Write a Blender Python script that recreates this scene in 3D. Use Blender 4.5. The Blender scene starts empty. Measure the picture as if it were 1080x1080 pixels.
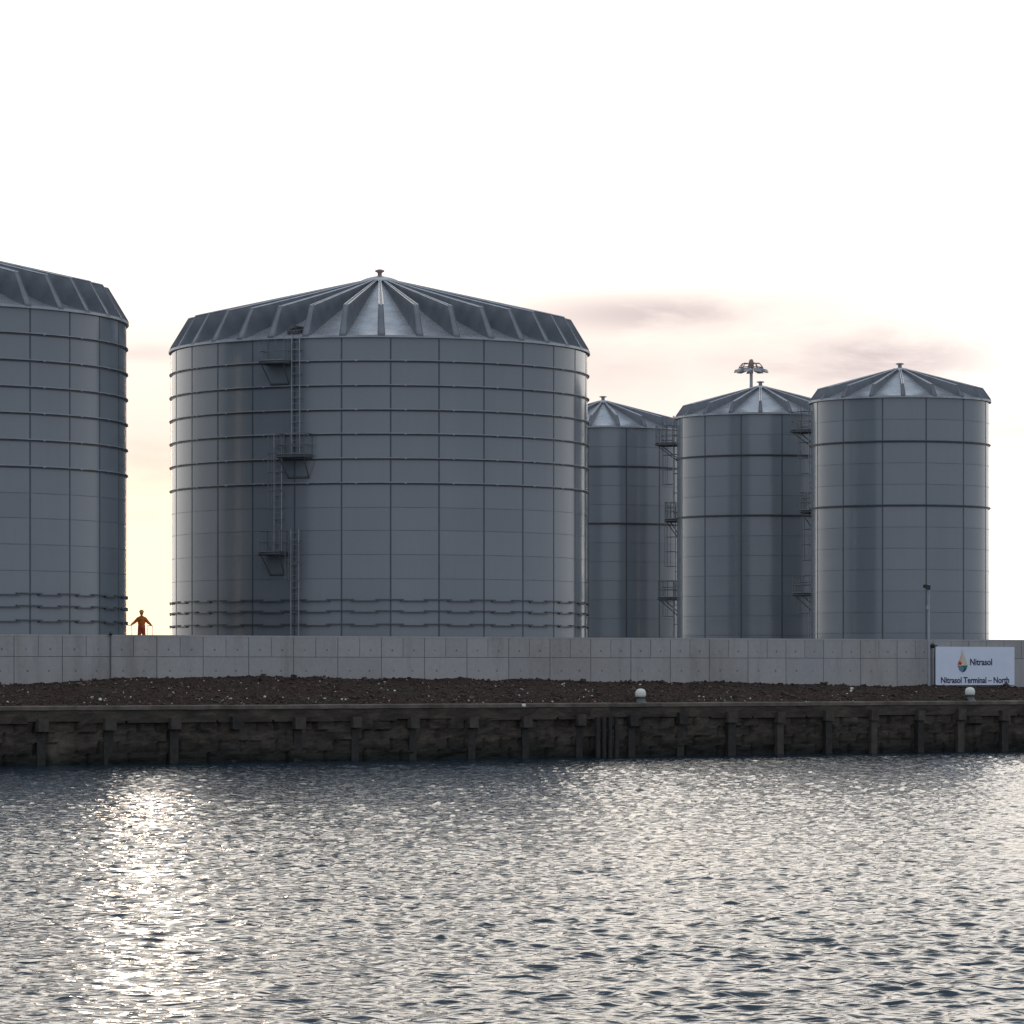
import bpy, bmesh, math, random
import numpy as np
from mathutils import Vector, Matrix, noise
random.seed(7)
np.random.seed(7)
S = bpy.context.scene
COL = S.collection
R_ = math.radians
F = 4090.0            # focal length in pixels of a 1080 px frame
CZ = 3.70             # eye height above the water
HOR = 707.0
GZ = CZ + 1.15        # ground level inside the bund wall

# ------------------------------------------------------------------ helpers
class MB:
    def __init__(s):
        s.v = []; s.f = []; s.m = []; s.sm = []
    def add(s, vs, fs, mi=0, smooth=False):
        o = len(s.v); s.v.extend([tuple(p) for p in vs])
        for f in fs:
            s.f.append(tuple(i + o for i in f)); s.m.append(mi); s.sm.append(smooth)
    def box(s, c, d, mi=0, ax=None):
        cx, cy, cz = c; hx, hy, hz = d[0] / 2, d[1] / 2, d[2] / 2
        vs = []
        for z in (-hz, hz):
            for x, y in ((-hx, -hy), (hx, -hy), (hx, hy), (-hx, hy)):
                if ax: p = ax[0] * x + ax[1] * y + Vector((0, 0, z)); vs.append((cx + p.x, cy + p.y, cz + p.z))
                else: vs.append((cx + x, cy + y, cz + z))
        s.add(vs, [(3, 2, 1, 0), (4, 5, 6, 7), (0, 1, 5, 4), (1, 2, 6, 5), (2, 3, 7, 6), (3, 0, 4, 7)], mi)
    def tube(s, a, b, r, r2=None, n=6, mi=0, smooth=True):
        a = Vector(a); b = Vector(b); d = (b - a).normalized()
        up = Vector((0, 0, 1)) if abs(d.z) < .9 else Vector((1, 0, 0))
        x = d.cross(up).normalized(); y = d.cross(x); r2 = r if r2 is None else r2
        vs = []
        for p, rr in ((a, r), (b, r2)):
            for i in range(n):
                t = 2 * math.pi * i / n; vs.append(p + x * (rr * math.cos(t)) + y * (rr * math.sin(t)))
        fs = [(i, i + n, (i + 1) % n + n, (i + 1) % n) for i in range(n)]
        s.add(vs, fs, mi, smooth)
        s.add(vs, [tuple(range(n)), tuple(range(2 * n - 1, n - 1, -1))], mi)
    def path(s, pts, r, n=5, mi=0):
        for a, b in zip(pts[:-1], pts[1:]): s.tube(a, b, r, n=n, mi=mi)
    def lathe(s, prof, n=32, c=(0, 0, 0), mi=0, smooth=True, a0=0, a1=2 * math.pi):
        full = abs(a1 - a0 - 2 * math.pi) < 1e-6
        m = n if full else n + 1
        vs = []
        for r, z in prof:
            for i in range(m):
                t = a0 + (a1 - a0) * i / n
                vs.append((c[0] + r * math.sin(t), c[1] - r * math.cos(t), c[2] + z))
        fs = []
        for j in range(len(prof) - 1):
            for i in range(n):
                k = (i + 1) % m
                fs.append((j * m + i, j * m + k, (j + 1) * m + k, (j + 1) * m + i))
        s.add(vs, fs, mi, smooth)
    def ball(s, c, r, n=10, mi=0, sc=(1, 1, 1)):
        vs = []; k = n // 2
        for j in range(k + 1):
            p = math.pi * j / k
            for i in range(n):
                t = 2 * math.pi * i / n
                vs.append((c[0] + r * sc[0] * math.sin(p) * math.cos(t), c[1] + r * sc[1] * math.sin(p) * math.sin(t), c[2] + r * sc[2] * math.cos(p)))
        fs = [(j * n + i, (j + 1) * n + i, (j + 1) * n + (i + 1) % n, j * n + (i + 1) % n) for j in range(k) for i in range(n)]
        s.add(vs, fs, mi, True)
    def build(s, name, mats, parent=None, loc=None):
        me = bpy.data.meshes.new(name)
        me.from_pydata(s.v, [], s.f)
        if not isinstance(mats, (list, tuple)): mats = [mats]
        for m in mats: me.materials.append(m)
        me.polygons.foreach_set('material_index', s.m)
        me.polygons.foreach_set('use_smooth', s.sm)
        me.update()
        o = bpy.data.objects.new(name, me); COL.objects.link(o)
        if parent: o.parent = parent
        if loc: o.location = loc
        return o

def tag(o, label=None, cat=None, group=None, kind=None):
    if label: o['label'] = label
    if cat: o['category'] = cat
    if group: o['group'] = group
    if kind: o['kind'] = kind
    return o
def empty(name, loc, rz=0):
    o = bpy.data.objects.new(name, None); COL.objects.link(o)
    o.location = loc; o.rotation_euler = (0, 0, rz); o.empty_display_size = .3
    return o
def copy_tree(o, parent=None):
    c = o.copy(); COL.objects.link(c); c.parent = parent
    for ch in o.children: copy_tree(ch, c)
    return c

# ---------------------------------------------------------------- materials
def new_mat(name):
    m = bpy.data.materials.new(name); m.use_nodes = True
    nt = m.node_tree; b = nt.nodes['Principled BSDF']
    return m, nt, b
def L(nt, a, b): nt.links.new(a, b)
def noise_n(nt, scale, detail=4, rough=.55, vec=None, dist=0):
    n = nt.nodes.new('ShaderNodeTexNoise'); n.inputs['Scale'].default_value = scale
    n.inputs['Detail'].default_value = detail; n.inputs['Roughness'].default_value = rough; n.inputs['Distortion'].default_value = dist
    if vec is not None: L(nt, vec, n.inputs['Vector'])
    return n
def coords(nt, scale=(1, 1, 1), rot=(0, 0, 0)):
    t = nt.nodes.new('ShaderNodeTexCoord'); mp = nt.nodes.new('ShaderNodeMapping')
    mp.inputs['Scale'].default_value = scale; mp.inputs['Rotation'].default_value = rot
    L(nt, t.outputs['Object'], mp.inputs['Vector']); return mp.outputs['Vector']
def ramp(nt, fac, stops):
    r = nt.nodes.new('ShaderNodeValToRGB'); e = r.color_ramp.elements
    e[0].position, e[0].color = stops[0][0], (*stops[0][1], 1)
    e[1].position, e[1].color = stops[-1][0], (*stops[-1][1], 1)
    for p, c in stops[1:-1]:
        k = e.new(p); k.color = (*c, 1)
    L(nt, fac, r.inputs['Fac']); return r.outputs['Color']
def mixc(nt, fac, a, b, mode='MIX'):
    n = nt.nodes.new('ShaderNodeMix'); n.data_type = 'RGBA'; n.blend_type = mode
    for s_, v in ((0, fac), (6, a), (7, b)):
        if isinstance(v, (int, float)): n.inputs[s_].default_value = v
        elif isinstance(v, tuple): n.inputs[s_].default_value = (*v, 1) if len(v) == 3 else v
        else: L(nt, v, n.inputs[s_])
    return n.outputs[2]
def math_n(nt, op, a, b=None, c=None, clamp=False):
    n = nt.nodes.new('ShaderNodeMath'); n.operation = op; n.use_clamp = clamp
    for i, v in enumerate((a, b, c)):
        if v is None: continue
        if isinstance(v, (int, float)): n.inputs[i].default_value = v
        else: L(nt, v, n.inputs[i])
    return n.outputs[0]
def bump(nt, b, h, strength, dist):
    n = nt.nodes.new('ShaderNodeBump'); n.inputs['Strength'].default_value = strength; n.inputs['Distance'].default_value = dist
    L(nt, h, n.inputs['Height']); L(nt, n.outputs[0], b.inputs['Normal']); return n
def simple(name, col, rough=.5, metal=0, var=.15, sc=3.0):
    m, nt, b = new_mat(name)
    n = noise_n(nt, sc, 5, vec=coords(nt))
    c = ramp(nt, n.outputs['Fac'], [(.3, tuple(x * (1 - var) for x in col)), (.7, tuple(min(1, x * (1 + var)) for x in col))])
    L(nt, c, b.inputs['Base Color']); b.inputs['Roughness'].default_value = rough; b.inputs['Metallic'].default_value = metal
    return m

def shell_mat():
    m, nt, b = new_mat('enamelled_steel')
    at = nt.nodes.new('ShaderNodeAttribute'); at.attribute_name = 'panel'
    v = coords(nt, (1, 1, .25)); n = noise_n(nt, .35, 4, vec=v); n2 = noise_n(nt, 3, 5, vec=coords(nt, (1, 1, .08)))
    base = ramp(nt, at.outputs['Fac'], [(0, (.160, .188, .213)), (1, (.212, .240, .266))])
    c = mixc(nt, .5, base, ramp(nt, n.outputs['Fac'], [(.3, (.136, .164, .192)), (.7, (.206, .232, .258))]))
    c = mixc(nt, math_n(nt, 'MULTIPLY', n2.outputs['Fac'], .22), c, (.12, .135, .15))
    L(nt, c, b.inputs['Base Color'])
    rr = math_n(nt, 'MULTIPLY_ADD', n.outputs['Fac'], .12, .10); L(nt, rr, b.inputs['Roughness'])
    b.inputs['IOR'].default_value = 1.6
    n3 = noise_n(nt, .9, 3, vec=coords(nt)); bump(nt, b, n3.outputs['Fac'], .22, .012)
    return m
def metal_mat(name, col, rough, metal, bs=.2):
    m, nt, b = new_mat(name)
    n = noise_n(nt, 1.3, 5, vec=coords(nt)); n2 = noise_n(nt, 14, 3, vec=coords(nt))
    c = ramp(nt, n.outputs['Fac'], [(.3, tuple(x * .8 for x in col)), (.7, tuple(x * 1.15 for x in col))])
    L(nt, c, b.inputs['Base Color']); b.inputs['Metallic'].default_value = metal
    L(nt, math_n(nt, 'MULTIPLY_ADD', n2.outputs['Fac'], .2, rough - .1), b.inputs['Roughness'])
    bump(nt, b, n.outputs['Fac'], bs, .03)
    return m
M = {}
M['shell'] = shell_mat()
M['roof'] = metal_mat('roof_sheet_steel', (.56, .585, .63), .28, .7)
M['rib'] = metal_mat('roof_rib_steel', (.175, .195, .22), .38, .15)
M['girder'] = metal_mat('girder_steel', (.36, .39, .43), .42, .3)
M['seal_shade'] = simple('sealant_and_girder_shade', (.070, .081, .094), .45)  # seam sealant, also the shade painted under the wind girders
M['galv'] = metal_mat('galvanised_steel', (.33, .35, .38), .45, .6)
M['shadegalv'] = metal_mat('shaded_galvanised_steel', (.17, .19, .21), .5, .4)  # darker copy of the galvanised steel, shade on cages and railings in its colour
M['hseam'] = simple('lap_seam', (.095, .115, .135), .4)  # horizontal lap seams, slightly darker than the sheets
M['flange'] = metal_mat('bright_flange_steel', (.5, .53, .58), .35, .8)
M['dark'] = simple('dark_steel', (.085, .092, .102), .5)
M['rust'] = simple('brown_steel', (.28, .20, .19), .6)
M['white'] = simple('white_paint', (.72, .72, .66), .5, var=.1)
M['black'] = simple('black_plastic', (.012, .012, .014), .4)

def concrete_mat():
    m, nt, b = new_mat('cast_concrete')
    v = coords(nt); n = noise_n(nt, .22, 5, vec=v); n2 = noise_n(nt, 6, 6, .7, vec=v)
    st = noise_n(nt, 1.4, 5, .6, vec=coords(nt, (1, 1, .12)))
    c = ramp(nt, n.outputs['Fac'], [(.3, (.33, .315, .30)), (.5, (.39, .385, .38)), (.7, (.37, .37, .385))])
    c = mixc(nt, math_n(nt, 'MULTIPLY', ramp(nt, st.outputs['Fac'], [(.5, (0, 0, 0)), (.75, (1, 1, 1))]), .55), c, (.19, .18, .165))
    c = mixc(nt, .12, c, ramp(nt, n2.outputs['Fac'], [(.3, (.1, .1, .1)), (.7, (.6, .6, .6))]))
    at = nt.nodes.new('ShaderNodeAttribute'); at.attribute_name = 'panel'
    c = mixc(nt, 1.0, c, ramp(nt, at.outputs['Fac'], [(0, (.88, .88, .89)), (1, (1, 1, 1))]), 'MULTIPLY')
    L(nt, c, b.inputs['Base Color']); b.inputs['Roughness'].default_value = .8
    bump(nt, b, n2.outputs['Fac'], .3, .01)
    return m
M['concrete'] = concrete_mat()
M['joint'] = simple('dark_joint_gap', (.165, .165, .17), .9)  # dark tone of the panel joints and tie holes
def quay_mat():
    m, nt, b = new_mat('old_quay_masonry')
    v = coords(nt, (1, 1, 1))
    n = noise_n(nt, .5, 6, .65, vec=v, dist=.6); n2 = noise_n(nt, 2.2, 6, .7, vec=coords(nt, (.5, .5, 1.6)))
    vo = nt.nodes.new('ShaderNodeTexVoronoi'); vo.inputs['Scale'].default_value = 1.5; vo.feature = 'F1'
    L(nt, coords(nt, (.8, .8, 1.7)), vo.inputs['Vector'])
    c = ramp(nt, n.outputs['Fac'], [(.3, (.030, .022, .016)), (.5, (.066, .050, .037)), (.62, (.12, .094, .07)), (.72, (.24, .205, .165))])
    c = mixc(nt, .5, c, ramp(nt, n2.outputs['Fac'], [(.38, (.009, .008, .007)), (.52, (.045, .038, .030)), (.68, (.14, .122, .095))]))
    c = mixc(nt, .30, c, ramp(nt, vo.outputs['Color'], [(.1, (.015, .015, .014)), (.9, (.11, .10, .085))]))
    # weed and slime on the tidal band (height above the water)
    sx = nt.nodes.new('ShaderNodeSeparateXYZ'); t = nt.nodes.new('ShaderNodeTexCoord'); L(nt, t.outputs['Object'], sx.inputs[0])
    h = math_n(nt, 'ADD', sx.outputs[2], math_n(nt, 'MULTIPLY', n.outputs['Fac'], .7))
    wet = ramp(nt, math_n(nt, 'MULTIPLY', h, .5), [(.24, (1, 1, 1)), (.62, (0, 0, 0))])
    c = mixc(nt, wet, c, (.010, .011, .009))
    L(nt, c, b.inputs['Base Color'])
    L(nt, math_n(nt, 'MULTIPLY_ADD', n2.outputs['Fac'], .3, .6), b.inputs['Roughness'])
    b.inputs['Specular IOR Level'].default_value = .25
    bump(nt, b, n2.outputs['Fac'], .8, .08)
    return m
M['quay'] = quay_mat()
def earth_mat():
    m, nt, b = new_mat('rubbly_earth')
    v = coords(nt); n = noise_n(nt, .35, 5, vec=v); n2 = noise_n(nt, 5, 6, .75, vec=v)
    c = ramp(nt, n2.outputs['Fac'], [(.3, (.024, .015, .012)), (.55, (.056, .035, .029)), (.75, (.11, .075, .062))])
    c = mixc(nt, ramp(nt, n.outputs['Fac'], [(.45, (0, 0, 0)), (.65, (.6, .6, .6))]), c, (.050, .050, .034))
    L(nt, c, b.inputs['Base Color']); b.inputs['Roughness'].default_value = .95
    b.inputs['Specular IOR Level'].default_value = .15
    bump(nt, b, n2.outputs['Fac'], 1, .12)
    return m
M['earth'] = earth_mat()
M['ground'] = simple('compacted_hardcore', (.17, .16, .15), .9, var=.25, sc=.4)
M['coping'] = simple('worn_coping_concrete', (.13, .112, .09), .85, var=.4, sc=1.6)
M['stone_dark'] = simple('dark_rubble', (.042, .028, .023), .9, var=.5, sc=2)
M['stone_mid'] = simple('brick_rubble', (.10, .058, .048), .9, var=.4, sc=2)
M['stone_light'] = simple('pale_chalky_rubble', (.62, .58, .54), .85, var=.3, sc=2)

def water_mat():
    m, nt, b = new_mat('harbour_water')
    b.inputs['Base Color'].default_value = (.003, .020, .036, 1)
    b.inputs['Roughness'].default_value = .06; b.inputs['IOR'].default_value = 1.333
    n1 = noise_n(nt, 5.5, 1.5, .5, vec=coords(nt, (.55, 1.2, 1), (0, 0, R_(12.5))), dist=.5)
    n2 = noise_n(nt, 16.0, 2, .55, vec=coords(nt, (.7, 1.1, 1), (0, 0, R_(-18))), dist=.3)
    h = math_n(nt, 'ADD', math_n(nt, 'MULTIPLY', n1.outputs['Fac'], 1.0), math_n(nt, 'MULTIPLY', n2.outputs['Fac'], .10))
    bump(nt, b, h, 1.0, .034)
    return m
M['water'] = water_mat()

# ------------------------------------------------------------------- world
SUN_AZ = R_(-5.1); SUN_EL = R_(1.2)      # azimuth measured from +Y towards +X
sd = Vector((math.sin(SUN_AZ) * math.cos(SUN_EL), math.cos(SUN_AZ) * math.cos(SUN_EL), math.sin(SUN_EL)))
W = bpy.data.worlds.new('World'); S.world = W; W.use_nodes = True
nt = W.node_tree
bg = nt.nodes['Background']; bg.inputs['Strength'].default_value = .1
sky = nt.nodes.new('ShaderNodeTexSky'); sky.sky_type = 'NISHITA'; sky.sun_disc = False
sky.sun_elevation = SUN_EL; sky.sun_rotation = SUN_AZ
sky.air_density = 1.0; sky.dust_density = 2.0
tc = nt.nodes.new('ShaderNodeTexCoord'); D_ = tc.outputs['Generated']
nv = nt.nodes.new('ShaderNodeVectorMath'); nv.operation = 'NORMALIZE'; L(nt, D_, nv.inputs[0]); D_ = nv.outputs[0]
dp = nt.nodes.new('ShaderNodeVectorMath'); dp.operation = 'DOT_PRODUCT'; L(nt, D_, dp.inputs[0]); dp.inputs[1].default_value = sd
dot = dp.outputs['Value']
sx = nt.nodes.new('ShaderNodeSeparateXYZ'); L(nt, D_, sx.inputs[0])
az = math_n(nt, 'ARCTAN2', sx.outputs[0], sx.outputs[1]); el = math_n(nt, 'ARCSINE', sx.outputs[2])
f01 = math_n(nt, 'MULTIPLY_ADD', dot, .5, .5)
# thin overcast veil, lit from the sun side (units: x10 of the radiance)
veil = ramp(nt, f01, [(0, (.70, .78, .91)), (.45, (.64, .71, .82)), (.72, (.72, .76, .82)), (.90, (.98, .97, .97)), (1, (1.16, 1.10, 1.04))])
veil = mixc(nt, 1.0, veil, (10, 10, 10), 'MULTIPLY')
glow = math_n(nt, 'POWER', math_n(nt, 'MAXIMUM', dot, 0), 2600)
glow2 = math_n(nt, 'POWER', math_n(nt, 'MAXIMUM', dot, 0), 60)
glow3 = math_n(nt, 'POWER', math_n(nt, 'MAXIMUM', dot, 0), 45)
# cloud bars low in the sky
cv = nt.nodes.new('ShaderNodeCombineXYZ'); L(nt, math_n(nt, 'MULTIPLY', az, 9.0), cv.inputs[0]); L(nt, math_n(nt, 'MULTIPLY', el, 34.0), cv.inputs[1])
cn = noise_n(nt, 2.6, 7, .58, vec=cv.outputs[0], dist=.35)
def blob(ax, ay, wx, wy):
    a = math_n(nt, 'DIVIDE', math_n(nt, 'SUBTRACT', az, R_(ax)), R_(wx))
    e = math_n(nt, 'DIVIDE', math_n(nt, 'SUBTRACT', el, R_(ay)), R_(wy))
    d = math_n(nt, 'ADD', math_n(nt, 'POWER', a, 2), math_n(nt, 'POWER', e, 2))
    return math_n(nt, 'EXPONENT', math_n(nt, 'MULTIPLY', d, -1))
def pxa(x): return math.degrees(math.atan((x - 540) / F))
def pxe(y): return math.degrees(math.atan((HOR - y) / F))
msk = None
for x, y, wx, wy, k in ((690, 332, 2.1, .32, 1), (915, 380, 2.2, .52, 1), (640, 385, 1.6, .5, .45), (160, 373, .8, .14, .6), (165, 487, .8, .55, .9), (1075, 455, .8, .35, .8), (800, 345, 3.0, .2, .45), (1050, 310, 1.2, .3, .25), (150, 545, .6, .16, .5), (1085, 380, 1.0, .5, .3), (-300, 420, 3, .5, .7), (1700, 400, 4, .5, .8)):
    t_ = math_n(nt, 'MULTIPLY', blob(pxa(x), pxe(y), wx, wy), k)
    msk = t_ if msk is None else math_n(nt, 'MAXIMUM', msk, t_)
cl = math_n(nt, 'MULTIPLY', ramp(nt, cn.outputs['Fac'], [(.30, (.32, .32, .32)), (.56, (1, 1, 1))]), msk)
amb = math_n(nt, 'MULTIPLY', ramp(nt, cn.outputs['Fac'], [(.48, (0, 0, 0)), (.75, (1, 1, 1))]), math_n(nt, 'EXPONENT', math_n(nt, 'MULTIPLY', math_n(nt, 'ABSOLUTE', el), -9.0)))
cl = math_n(nt, 'MAXIMUM', cl, math_n(nt, 'MULTIPLY', amb, .22))
# veil brightened above and beside the view, dimmed overhead, for water and tank reflections
mr = nt.nodes.new('ShaderNodeMapRange'); mr.interpolation_type = 'SMOOTHSTEP'; L(nt, el, mr.inputs[0])
mr.inputs[1].default_value = R_(4.0); mr.inputs[2].default_value = R_(10); mr.inputs[3].default_value = 0; mr.inputs[4].default_value = 1
fr = nt.nodes.new('ShaderNodeMapRange'); fr.interpolation_type = 'SMOOTHSTEP'; L(nt, f01, fr.inputs[0])
fr.inputs[1].default_value = .55; fr.inputs[2].default_value = .97; fr.inputs[3].default_value = 0; fr.inputs[4].default_value = 1
hi = nt.nodes.new('ShaderNodeMapRange'); hi.interpolation_type = 'SMOOTHSTEP'; L(nt, el, hi.inputs[0])
hi.inputs[1].default_value = R_(15); hi.inputs[2].default_value = R_(40); hi.inputs[3].default_value = 0; hi.inputs[4].default_value = 1
lift = math_n(nt, 'MULTIPLY', math_n(nt, 'MULTIPLY', mr.outputs[0], fr.outputs[0]), math_n(nt, 'SUBTRACT', 1, hi.outputs[0]))
side = math_n(nt, 'MULTIPLY', math_n(nt, 'MULTIPLY', fr.outputs[0], ramp(nt, f01, [(.986, (1, 1, 1)), (.993, (0, 0, 0))])), .55)
lift = math_n(nt, 'MAXIMUM', lift, side)
skyc = mixc(nt, 1.0, veil, mixc(nt, lift, (.93, .915, .90), (1.95, 1.92, 1.84)), 'MULTIPLY')
skyc = mixc(nt, math_n(nt, 'MULTIPLY', hi.outputs[0], fr.outputs[0]), skyc, (1.7, 2.6, 3.7))
skyc = mixc(nt, 1.0, skyc, mixc(nt, glow2, (0, 0, 0), (.35, .20, .12)), 'ADD')
skyc = mixc(nt, 1.0, skyc, mixc(nt, math_n(nt, 'MULTIPLY', glow3, lift), (0, 0, 0), (4.2, 3.1, 2.0)), 'ADD')
skyc = mixc(nt, cl, skyc, (7.3, 6.55, 6.75))
skyc = mixc(nt, math_n(nt, 'MULTIPLY', glow, .85), skyc, (19.5, 14.0, 8.8))
fin = mixc(nt, .94, sky.outputs[0], skyc)
L(nt, fin, bg.inputs['Color'])

sun = bpy.data.lights.new('sun', 'SUN'); sun.energy = .6; sun.angle = R_(12); sun.color = (1, .78, .60)
so = bpy.data.objects.new('sun', sun); COL.objects.link(so)
so.rotation_euler = (-sd).to_track_quat('-Z', 'Y').to_euler(); so.location = (0, 300, 60)

# ------------------------------------------------------------------ camera
cam = bpy.data.cameras.new('camera'); co = bpy.data.objects.new('camera', cam); COL.objects.link(co)
cam.sensor_width = 36; cam.lens = F / 1080 * 36; cam.shift_y = (HOR - 540) / 1080
cam.clip_start = .5; cam.clip_end = 8000
co.location = (0, 0, CZ); co.rotation_euler = (R_(90), 0, 0)
S.camera = co
S.view_settings.view_transform = 'Standard'; S.view_settings.look = 'None'
S.view_settings.exposure = 0; S.view_settings.gamma = 1

# ------------------------------------------------------- quay frame of axes
QS = .65; QA = math.atan(QS); QO = Vector((0, 162.9, 0))
tv = Vector((math.cos(QA), math.sin(QA), 0)); nvq = Vector((-math.sin(QA), math.cos(QA), 0))
def q(s, w, z): p = QO + tv * s + nvq * w; return (p.x, p.y, z)
def s_at(px, w):
    """length along the quay at which the line w passes the column px of the view"""
    u = (px - 540) / F; a = QO + nvq * w
    return (u * a.y - a.x) / (tv.x - u * tv.y)
def depth(px, w): return (QO + nvq * w + tv * s_at(px, w)).y
def at(px, py, w):
    s = s_at(px, w); return s, CZ + (HOR - py) * depth(px, w) / F
CREST = CZ - 1.394; WW = 6.0

# ------------------------------------------------------------------- water
def build_water():
    t_in = np.linspace(-1, 1, 760)
    out = np.array([1.08, 1.25, 1.6, 2.4, 4, 8, 20, 60, 150])
    t = np.concatenate([-out[::-1], t_in, out])
    rows = [-1500, -600, -200, -60, 0, 12, 22, 28, 31]
    y = 33.0
    while y < 192:
        rows.append(y); y += .045 + .0015 * (y - 33)
    rows += [200, 230, 300, 450, 800, 1600]
    Y = np.array(rows)[:, None]; Wd = np.maximum(Y, 0) * .15 + 5
    X = t[None, :] * Wd; Y = np.broadcast_to(Y, X.shape).copy()
    Z = np.zeros_like(X); DX = np.zeros_like(X); DY = np.zeros_like(X)
    rng = np.random.RandomState(11)
    N = 90
    for i in range(N):
        lam = .20 * (2.4 / .20) ** ((i + rng.rand()) / N)
        th = R_(-98) + rng.normal() * R_(46)
        k = 2 * math.pi / lam
        sl = .040 if lam < .5 else .040 * (.5 / lam) ** 1.25
        a = sl / k; ph = rng.rand() * 6.283
        arg = k * (math.cos(th) * X + math.sin(th) * Y) + ph
        Z += a * np.sin(arg)
        c = .9 * a * np.cos(arg); DX += c * math.cos(th); DY += c * math.sin(th)
    # gusts: patches of calmer and rougher water
    g = .88 + .12 * np.sin(X * .31 + Y * .11 + 1.0) * np.sin(Y * .17 - X * .05) + .10 * np.sin(Y * .09 + X * .21 + 2.0)
    fade = np.clip((1.05 - np.abs(t)) / .05, 0, 1)[None, :] * np.clip((Y - 31) / 3, 0, 1) * np.clip((192 - Y) / 4, 0, 1)
    Z *= g * fade; DX *= g * fade; DY *= g * fade
    X = X + DX; Y = Y + DY
    nr, nc = X.shape
    co_ = np.stack([X, Y, Z], -1).reshape(-1, 3).astype(np.float32)
    idx = np.arange(nr * nc).reshape(nr, nc)
    fs = np.stack([idx[:-1, :-1], idx[:-1, 1:], idx[1:, 1:], idx[1:, :-1]], -1).reshape(-1, 4)
    me = bpy.data.meshes.new('water')
    me.vertices.add(len(co_)); me.vertices.foreach_set('co', co_.ravel())
    me.loops.add(fs.size); me.loops.foreach_set('vertex_index', fs.ravel().astype(np.int32))
    me.polygons.add(len(fs)); me.polygons.foreach_set('loop_start', np.arange(0, fs.size, 4, dtype=np.int32))
    me.polygons.foreach_set('use_smooth', np.ones(len(fs), bool))
    me.update(calc_edges=True); me.materials.append(M['water'])
    o = bpy.data.objects.new('water', me); COL.objects.link(o); tag(o, kind='structure')
build_water()

# ------------------------------------------------------ quay wall and coping
def nz(x, y=0, z=0): return noise.noise(Vector((x, y, z)))
def srange(lo, hi, d):
    s = [-2500, -900, -350, -150, -80, -60]
    x = lo
    while x < hi: s.append(x); x += d
    return s + [70, 90, 150, 350, 900, 2500]
quay = empty('quay_wall', q(0, 0, 0), 0)
tag(quay, 'dark weathered masonry quay wall standing in the water below the rubble bank', 'quay wall')
def loc(p): return (p[0] - QO.x, p[1] - QO.y, p[2])
mb = MB()
ss = srange(-45, 55, .12)
zs = [-2.0, -.3, 0, .08, .16, .24, .34, .45, .56, .68, .8, .9, 1.0, 1.1, 1.2, 1.3, 1.4, 1.5, 1.58, 1.64, 1.70, 1.80, 1.9, 2.0, CREST - .17]
vs = []
for z in zs:
    for s in ss:
        up = z > 1.66
        d = 0
        if -46 < s < 56:
            d = .10 * nz(s * .35, z * .8, 3) + .09 * nz(s * 1.1, z * 2.6, 9) + .04 * nz(s * 3.5, z * 6, 1)
            course = math.floor(z / .42); blk = math.floor(s / .9 + .5 * (course % 2) + .25 * nz(course * 3.3, 1, 1))
            if not up: d += .14 * nz(blk * 7.31, course * 5.17, 2)
            cut = abs(((s / .9 + .5 * (course % 2)) % 1) - .5)
            if not up and cut > .44: d += .09
            if up: d *= .35
        w = (.02 if up else .11) + d
        vs.append(loc(q(s, w, z)))
n = len(ss)
mb.add(vs, [(j * n + i, j * n + i + 1, (j + 1) * n + i + 1, (j + 1) * n + i) for j in range(len(zs) - 1) for i in range(n - 1)], 0, False)
mb.build('masonry_face', M['quay'], quay)
mb = MB()
vs = []
prof = [(.04, CREST - .17), (-.025, CREST - .165), (-.035, CREST - .03), (-.01, CREST), (.62, CREST + .006), (.66, CREST - .3)]
for w, z in prof:
    for s in ss:
        k = .02 * nz(s * .9, w, 4) if -46 < s < 56 else 0
        vs.append(loc(q(s, w + k, z + .6 * k)))
mb.add(vs, [(j * n + i, j * n + i + 1, (j + 1) * n + i + 1, (j + 1) * n + i) for j in range(len(prof) - 1) for i in range(n - 1)])
mb.build('coping', M['coping'], quay)
mb = MB()   # worn ledge below the upper beam
x = -45
while x < 55:
    ln = random.uniform(1.5, 4)
    if random.random() < .7:
        c = q(x + ln / 2, .12 + random.uniform(-.03, .03), 1.67); mb.box(loc(c), (ln - .1, .26, .09), 0, (tv, nvq))
    x += ln
mb.build('ledge', M['quay'], quay)
M['pilecap'] = simple('pile_head_concrete', (.062, .052, .042), .85, var=.4, sc=2.5)
M['pile'] = simple('wet_dark_timber', (.022, .020, .017), .75, var=.5, sc=4)
for i, px in enumerate((-22, 45, 116, 185, 250, 316, 376, 437, 499, 556, 613, 668, 720, 772, 823, 874, 922, 971, 1014, 1060, 1102)):
    s = s_at(px, -.1); mb = MB()
    wd = random.uniform(.40, .50); tp = 1.80 + random.uniform(-.04, .05) + (.0 if px < 700 else .1)
    hi = random.random()
    mb.box(loc(q(s, -.03, tp - .24)), (wd, .34, .44 + .08 * hi), 0, (tv, nvq))
    bt = MB()
    bt.box(loc(q(s + .02, (.06 if px > 740 else .20) + .05 * hi, (tp - .48 - 1.6) / 2 - .02)), (wd * .82, .34, tp - .48 + 1.6), 0, (tv, nvq))
    p = bt.build('pile', M['pile'] if px < 740 or i % 2 else M['pilecap'], quay)
    mb.build('pile_cap', M['pilecap'] if px not in (250, 668, 720) else M['pile'], p)
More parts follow.
